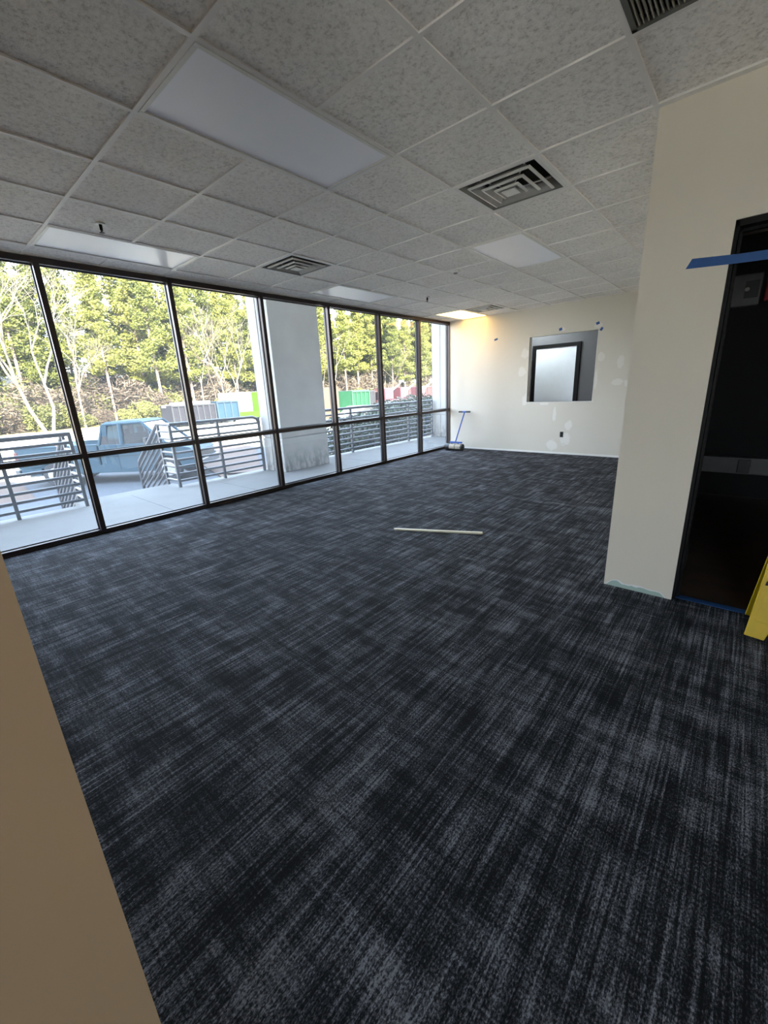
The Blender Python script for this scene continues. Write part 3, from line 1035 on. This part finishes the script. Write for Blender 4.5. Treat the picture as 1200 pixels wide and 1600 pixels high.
    for s in (-1, 1):
        d_.box((s * (w + .0005), 1.94, .42), (s * (w + .003), 1.952, 1.14)).box((s * (w + .0005), 2.96, .42), (s * (w + .003), 2.972, 1.10))
        d_.box((s * (w + .0005), -.7, .82), (s * (w + .006), 3.0, .835))
    d_.build('door_seam', M_black, t)
    MB().cyl((.55, -.98, .30), (.55, -.30, .33), .03, .03).build('exhaust_pipe', M_rim, t)
    return t


tr = truck()
th = math.radians(46)                    # heading turned from +Y toward the building
hd = Vector((math.sin(th), math.cos(th), 0))
sd_ = Vector((hd.y, -hd.x, 0))           # near side
P = Vector((-13.05, 1.58, GZ))
tr.location = P - sd_ * .86
tr.rotation_euler = (0, 0, -th)

# ------------------------------------------------------------------ containers, dumpsters and trailers across the lot
def box_container(name, label, x, y0, y1, z1, colr, ribs, depth=2.4, lid=None, load=None):
    t = thing(name, (x - depth / 2, (y0 + y1) / 2, GZ), label, {'trailer': 'trailer', 'shipping_container': 'container'}.get(name, 'dumpster'))
    m_ = mat(name + '_paint', colr, .8, var=.12, scale=1.5, spec=.1)
    z0 = GZ + .18
    b = MB()
    b.box((x - depth, y0, z0), (x - depth + .06, y1, z1)).box((x - .06, y0, z0), (x, y1, z1)).box((x - depth, y0, z0), (x, y0 + .06, z1)).box((x - depth, y1 - .06, z0), (x, y1, z1)).box((x - depth, y0, z0), (x, y1, z0 + .08))
    b.build('shell', m_, t)
    b = MB()
    for q in range(ribs + 1):
        y = y0 + (y1 - y0) * q / ribs
        b.box((x, y - .05, z0), (x + .08, y + .05, z1))
    b.box((x, y0, z1 - .12), (x + .1, y1, z1)).box((x, y0, z0), (x + .1, y1, z0 + .14))
    b.build('ribs', mat(name + '_rib', tuple(c * .7 for c in colr), .5), t)
    for y in (y0 + .4, y1 - .4):
        for xx in (x - .3, x - depth + .3):
            MB().cyl((xx - .1, y, GZ + .09), (xx + .1, y, GZ + .09), .09, .09, 14).build('castor', M_black, t)
    if lid:
        MB().box((x - depth, y0, z1), (x + .05, y1, z1 + .08)).build('lid', lid, t, bevel=.02)
    if load:
        rr = random.Random(5)
        b = MB()
        for _ in range(26):
            cx, cy = x - rr.uniform(.3, depth - .3), rr.uniform(y0 + .3, y1 - .3)
            s = rr.uniform(.15, .4)
            b.box((cx - s, cy - s * 1.4, z1 - .2), (cx + s, cy + s, z1 + rr.uniform(.05, .28)))
        b.build('debris', load, t)
    return t


M_load = mat('white_debris', (0.0598, 0.0572, 0.0547), .8)
box_container('dumpster', 'grey steel roll-off dumpster filled with pale debris', -35, 14.4, 18.25, .85, (0.0095, 0.0095, 0.0125), 7, load=M_load)
box_container('dumpster', 'light blue dumpster beside the grey one', -35, 18.5, 20.6, .98, (0.0080, 0.0200, 0.0340), 3)
# white trailer with a lime green end
t = thing('trailer', (-38, 23.5, GZ), 'white box trailer with a lime green tall panel behind the dumpsters', 'trailer')
MB().box((-40.5, 21.6, GZ + .5), (-38, 27.5, 1.75)).build('trailer_box', mat('trailer_white', (0.0625, 0.0609, 0.0572), .5), t, bevel=.03)
MB().box((-37.99, 24.1, GZ + .5), (-37.9, 25.3, 1.72)).build('panel', mat('lime_paint', (0.0150, 0.0400, 0.0006), .8, spec=.05), t)
MB().box((-37.99, 21.6, GZ + .1), (-37.6, 27.0, -.25)).build('skirt', mat('lime_paint_low', (0.0190, 0.0400, 0.0020), .8, spec=.05), t)
for y in (22.4, 26.2):
    MB().cyl((-38.2, y, GZ + .4), (-37.8, y, GZ + .4), .4, .4, 20).build('tyre', M_black, t)

box_container('shipping_container', 'orange and cream ribbed container seen just right of the pillar', -24, 21.7, 23.5, 1.70, (0.0537, 0.0327, 0.0181), 16)
box_container('shipping_container', 'pale pink container left of the green dumpster', -30, 28.6, 30.9, 1.25, (0.0547, 0.0366, 0.0327), 12)
box_container('dumpster', 'bright green dumpster beyond the hedge', -28, 29.2, 31.7, 1.30, (0.0071, 0.0387, 0.0167), 4, lid=mat('dark_green_lid', (0.0119, 0.0224, 0.0194), .5))
box_container('dumpster', 'dark grey dumpster right of the bright green one', -28, 31.8, 32.5, 1.30, (0.0167, 0.0181, 0.0209), 3)
box_container('shipping_container', 'dusty pink container right of the green dumpster', -29, 33.4, 35.4, 1.20, (0.0522, 0.0290, 0.0240), 10)


def boom_machine(y, label, s=1.0):
    x = -27.5
    t = thing('lift_machine', (x, y, GZ), label, 'machine', 'parked red lift machines')
    MB().box((x - 1.0, y - 1.3, GZ + .4), (x + .3, y + 1.3, GZ + 1.5 * s)).box((x - .9, y - 1.1, GZ + 1.5 * s), (x + .2, y + .3, GZ + 3.0 * s)).build('chassis', mat('machine_red', (0.0366, 0.0089, 0.0119), .4), t, bevel=.06)
    for yy in (y - .9, y + .9):
        for xx in (x - .95, x + .1):
            MB().cyl((xx - .15, yy, GZ + .42), (xx + .15, yy, GZ + .42), .42, .42, 20).build('tyre', M_black, t)
    MB().tube([(x - .3, y - 1.2, GZ + 1.6 * s), (x - .3, y + 1.9, GZ + 3.3 * s)], .11, 8).tube([(x - .3, y + 1.0, GZ + 2.9 * s), (x - .3, y + 2.6, GZ + 3.75 * s)], .07, 8).build('boom', mat('boom_white', (0.0598, 0.0547, 0.0547), .4), t)
    b = MB().box((x - .6, y + 2.3, GZ + 3.55 * s), (x + .1, y + 2.7, GZ + 3.65 * s)).box((x - .6, y + 2.3, GZ + 3.55 * s), (x + .1, y + 2.34, GZ + 3.95 * s))
    b.build('platform', M_boxgrey, t)


boom_machine(34.6, 'red machine with raised white boom, leftmost of three beyond the hedge', .82)
boom_machine(37.3, 'red machine with raised white boom, middle of three beyond the hedge', .82)
boom_machine(40.6, 'red machine with raised white boom, rightmost of three beyond the hedge', .82)
box_container('shipping_container', 'long dull red container behind the hedge at the right pillar', -33, 40.5, 61.0, 1.45, (0.0387, 0.0167, 0.0167), 18)


def parked_car(x, y, colr, label, rz=0.0):
    t = thing('parked_car', (x, y, GZ), label, 'car')
    out = [(-2.1, .3), (2.1, .3), (2.15, .7), (1.2, .85), (.6, 1.35), (-1.0, 1.38), (-1.7, .95), (-2.15, .88)]
    m_ = mat('car_paint', colr, .3, .2)
    MB().prism([(y + p[0], GZ + p[1]) for p in out], 'x', x - .85, x + .85).build('car_body', m_, t, bevel=.08)
    b = MB().prism([(y + p[0], GZ + p[1]) for p in [(-1.45, .95), (.95, .92), (.5, 1.27), (-.95, 1.30)]], 'x', x - .86, x + .86)
    b.build('car_windows', M_blackplastic, t, bevel=.02)
    for yy in (y - 1.35, y + 1.35):
        for xx in (x - .87, x + .67):
            MB().cyl((xx, yy, GZ + .33), (xx + .2, yy, GZ + .33), .33, .33, 20).build('tyre', M_black, t)


parked_car(-17.5, 20.0, (.10, .10, .105), 'white car parked beyond the hedge, nearest of three')
parked_car(-20.0, 26.0, (.09, .09, .095), 'white car parked beyond the hedge, second of three')
parked_car(-18.5, 31.5, (.085, .083, .08), 'pale car parked beyond the hedge, farthest of three')

# ------------------------------------------------------------------ forest
def foliage_material(name, lo, mid, hi):
    k = NT(name)
    oi = k.n('ObjectInfo')
    n = k.noise(k.mapped((1, 1, 1)), 0.9, 3, 0.6)
    f = k.math('MULTIPLY_ADD', k.math('SUBTRACT', oi.outputs['Random'], 0.5), 0.30, n)
    c = k.ramp(f, ((0.25, lo), (0.5, mid), (0.75, hi)))
    k.l(c, k.b.inputs['Base Color'])
    k.b.inputs['Roughness'].default_value = 0.7
    k.b.inputs['Specular IOR Level'].default_value = 0.2
    k.b.inputs['Transmission Weight'].default_value = 0.0
    tl = k.n('BsdfTranslucent')
    k.l(c, tl.inputs[0])
    mx = k.n('MixShader')
    mx.inputs[0].default_value = 0.30
    k.l(k.b.outputs[0], mx.inputs[1])
    k.l(tl.outputs[0], mx.inputs[2])
    k.l(mx.outputs[0], k.o.inputs[0])
    return k.m


M_pine = foliage_material('pine_needles', (.050, .058, .012), (.088, .097, .018), (.135, .128, .026))
M_brush = foliage_material('brush_leaf', (.050, .052, .016), (.092, .094, .024), (.135, .125, .042))
M_dry = foliage_material('dry_twigs', (.042, .032, .024), (.068, .052, .038), (.10, .080, .056))
M_bark = mat('pine_bark', (.085, .062, .048), .9, var=.35, scale=5)
M_pale = mat('pale_bark', (.085, .073, .054), .85, var=.2, scale=4)


def pine_proto(seed, h):
    rnd = random.Random(seed)
    t = thing('pine_tree', (0, 0, 0), 'tall yellow green pine tree standing in the forest edge beyond the lot', 'tree', 'pine trees of the forest edge')
    lean = rnd.uniform(-.4, .4)
    tk = MB().tube([(0, 0, 0), (lean * .3, lean * .2, h * .35), (lean * .6, lean * .5, h * .7), (lean, lean, h * .97)], [.17, .14, .09, .02], 7)
    fo = MB()
    z = h * rnd.uniform(.22, .38)
    while z < h * .99:
        fr = (z - h * .25) / (h * .75)
        rad = (1.0 - .75 * max(fr, 0) ** 1.3) * rnd.uniform(1.7, 2.7)
        for q in range(rnd.randint(3, 4)):
            a_ = rnd.uniform(0, 6.283)
            L = rad * rnd.uniform(.55, 1.0)
            up = rnd.uniform(.0, .5)
            bx_, by_ = lean * z / h, lean * z / h
            tip = (bx_ + L * math.cos(a_), by_ + L * math.sin(a_), z + up)
            tk.tube([(bx_, by_, z - .1), (bx_ + L * .5 * math.cos(a_), by_ + L * .5 * math.sin(a_), z + up * .3), tip], [.035, .022, .008], 4)
            for m2 in (.5, .95):
                leaf_cloud(fo, (bx_ + L * m2 * math.cos(a_), by_ + L * m2 * math.sin(a_), z + up * m2 + .1), (.62, .62, .36), 62, .15, rnd, 1.0)
        z += rnd.uniform(.38, .62)
    tk.build('trunk', M_bark, t, smooth=True)
    fo.build('foliage', M_pine, t)
    return t


def bare_tree(name, label, seed, h, base, lean, mtl, group=None, depth=5, spread=.5, thick=.13):
    rnd = random.Random(seed)
    t = thing(name, base, label, 'tree', group)
    mb = MB()
    def grow(p, d, L, r, k_):
        q = p + d * L
        mid = p + d * (L * .5) + Vector((rnd.gauss(0, .03), rnd.gauss(0, .03), 0)) * L
        mb.tube([p, mid, q], [r, r * .85, r * .68], 5 if k_ > 2 else 4)
        if k_ == 0:
            return
        for _ in range(2 if rnd.random() < .55 else 3):
            nd = (d + Vector((rnd.gauss(0, spread), rnd.gauss(0, spread), rnd.gauss(.12, spread * .5)))).normalized()
            grow(q, nd, L * rnd.uniform(.62, .85), r * rnd.uniform(.5, .68), k_ - 1)
    d0 = Vector((lean[0], lean[1], 1)).normalized()
    grow(Vector((0, 0, 0)), d0, h * .32, thick, depth)
    mb.v = [tuple(Vector(p) + Vector(base)) for p in mb.v]
    mb.build('branches', mtl, t)
    return t


def place(proto, first, x, y, z, rz, s):
    o = proto if first else copy_tree(proto)
    o.location = (x, y, z)
    o.rotation_euler = (0, 0, rz)
    o.scale = (s, s, s)
    return o


protos = [pine_proto(21, 16.5), pine_proto(22, 18.0), pine_proto(23, 15.0), pine_proto(24, 17.5)]
used = [False] * 4
rf = random.Random(99)
spots = []
for row, (xr, step) in enumerate(((-51.5, 3.3), (-54.5, 2.8), (-58, 2.7), (-62, 2.7))):
    y = 1.0 + row
    while y < 84 + row * 4:
        spots.append((xr + rf.uniform(-1.0, 1.0), y + rf.uniform(-.9, .9), row))
        y += step
gap_rows = []
for (x, y, row) in spots:
    # thinner places where the sky shows and where bare trunks stand in front
    if row < 1 and (5.0 < y < 11.5 or 24.5 < y < 29.5 or rf.random() < .15):
        continue
    if row >= 0 and (13.2 < y < 14.3 or 31.6 < y < 33.0) and rf.random() < .7:
        continue
    k = rf.randrange(4)
    place(protos[k], not used[k], x, y, GZ, rf.uniform(0, 6.28), rf.uniform(.84, 1.06) * (1 + .02 * row))
    used[k] = True

b = MB().add([(-56, -60, GZ - .02), (-72, -60, 5.0), (-72, 140, 5.0), (-56, 140, GZ - .02), (-90, -60, 7.5), (-90, 140, 7.5)], [(0, 3, 2, 1), (1, 2, 5, 4)])  # added rise that blocks sky between trunks, forest shadow in its brown
struct(b.build('backdrop_slope', mat('litter_in_shade', (.060, .047, .032), .95, var=.5, scale=1.2)), 'added brown slope hiding the sky inside the forest, shade in its colour', 'ground')
# bushes and brush at the foot of the trees
def bush_proto(seed, mtl, name, label, group, size=(1.6, 1.6, 1.5), n=9, dry=False):
    rnd = random.Random(seed)
    t = thing(name, (0, 0, 0), label, 'bush', group)
    fo, st = MB(), MB()
    for q in range(n):
        a_ = rnd.uniform(0, 6.28)
        r2 = rnd.uniform(0, .7)
        c = (size[0] * r2 * math.cos(a_), size[1] * r2 * math.sin(a_), size[2] * rnd.uniform(.25, 1.0))
        leaf_cloud(fo, c, (size[0] * .45, size[1] * .45, size[2] * .38), 230 if not dry else 190, .095 if not dry else .06, rnd, 1.0 if not dry else 4.0)
        st.tube([(0, 0, 0), (c[0] * .5, c[1] * .5, c[2] * .6), c], [.04, .025, .008], 4)
    fo.build('foliage', mtl, t)
    st.build('stems', M_bark, t)
    return t


bp = [bush_proto(31, M_brush, 'bush', 'yellow green bush at the foot of the forest edge', 'bushes at the foot of the forest'),
      bush_proto(32, M_dry, 'brush', 'dry brown brush thicket at the foot of the forest edge', 'dry brush at the foot of the forest', (1.9, 1.9, 2.2), 12, True)]
bu = [False, False]
y = 1.5
while y < 82:
    k = 0 if rf.random() < .5 else 1
    place(bp[k], not bu[k], -49.6 + rf.uniform(-.8, .5), y, GZ, rf.uniform(0, 6.28), rf.uniform(.7, 1.5))
    bu[k] = True
    k = 1 - k
    place(bp[k], not bu[k], -53.0 + rf.uniform(-1, 1), y + .9, GZ, rf.uniform(0, 6.28), rf.uniform(1.2, 2.2))
    bu[k] = True
    place(bp[0], False, -57.5 + rf.uniform(-1, 1), y + .3, GZ + .6, rf.uniform(0, 6.28), rf.uniform(2.0, 3.0))
    y += rf.uniform(1.7, 2.4)
big = bush_proto(41, M_pine, 'evergreen_bush', 'large rounded green evergreen at the left edge below the bare trees', None, (2.6, 2.6, 5.2), 26)
big.location = (-47.6, 3.3, GZ)

# bare hardwoods
bare_tree('bare_tree', 'pale leafless tree leaning left behind the first window', 5, 13, (-47.5, 7.7, GZ), (.06, -.27), M_pale, None, 6, .42, .17)
bare_tree('bare_tree', 'upright pale leafless tree beside the leaning one', 8, 13.5, (-48.0, 8.4, GZ), (.05, .05), M_pale, None, 6, .40, .15)
bare_tree('bare_tree', 'spreading leafless tree left of the truck cab', 12, 10.5, (-48.5, 11.2, GZ), (0, .02), M_pale, None, 6, .55, .10)
for k, (y, h) in enumerate(((24.6, 13), (25.8, 11), (26.8, 13.5), (28.0, 12), (28.9, 11.5), (43.5, 10), (47, 11), (62, 11))):
    bare_tree('bare_tree', 'thin leafless pale trunk among the pines at the forest edge', 50 + k, h, (-49.8 + (k % 3) * .7, y, GZ), (rf.uniform(-.05, .05), rf.uniform(-.06, .06)), M_pale if k % 2 == 0 else M_dry, 'thin bare trunks at the forest edge', 5, .33, .09)
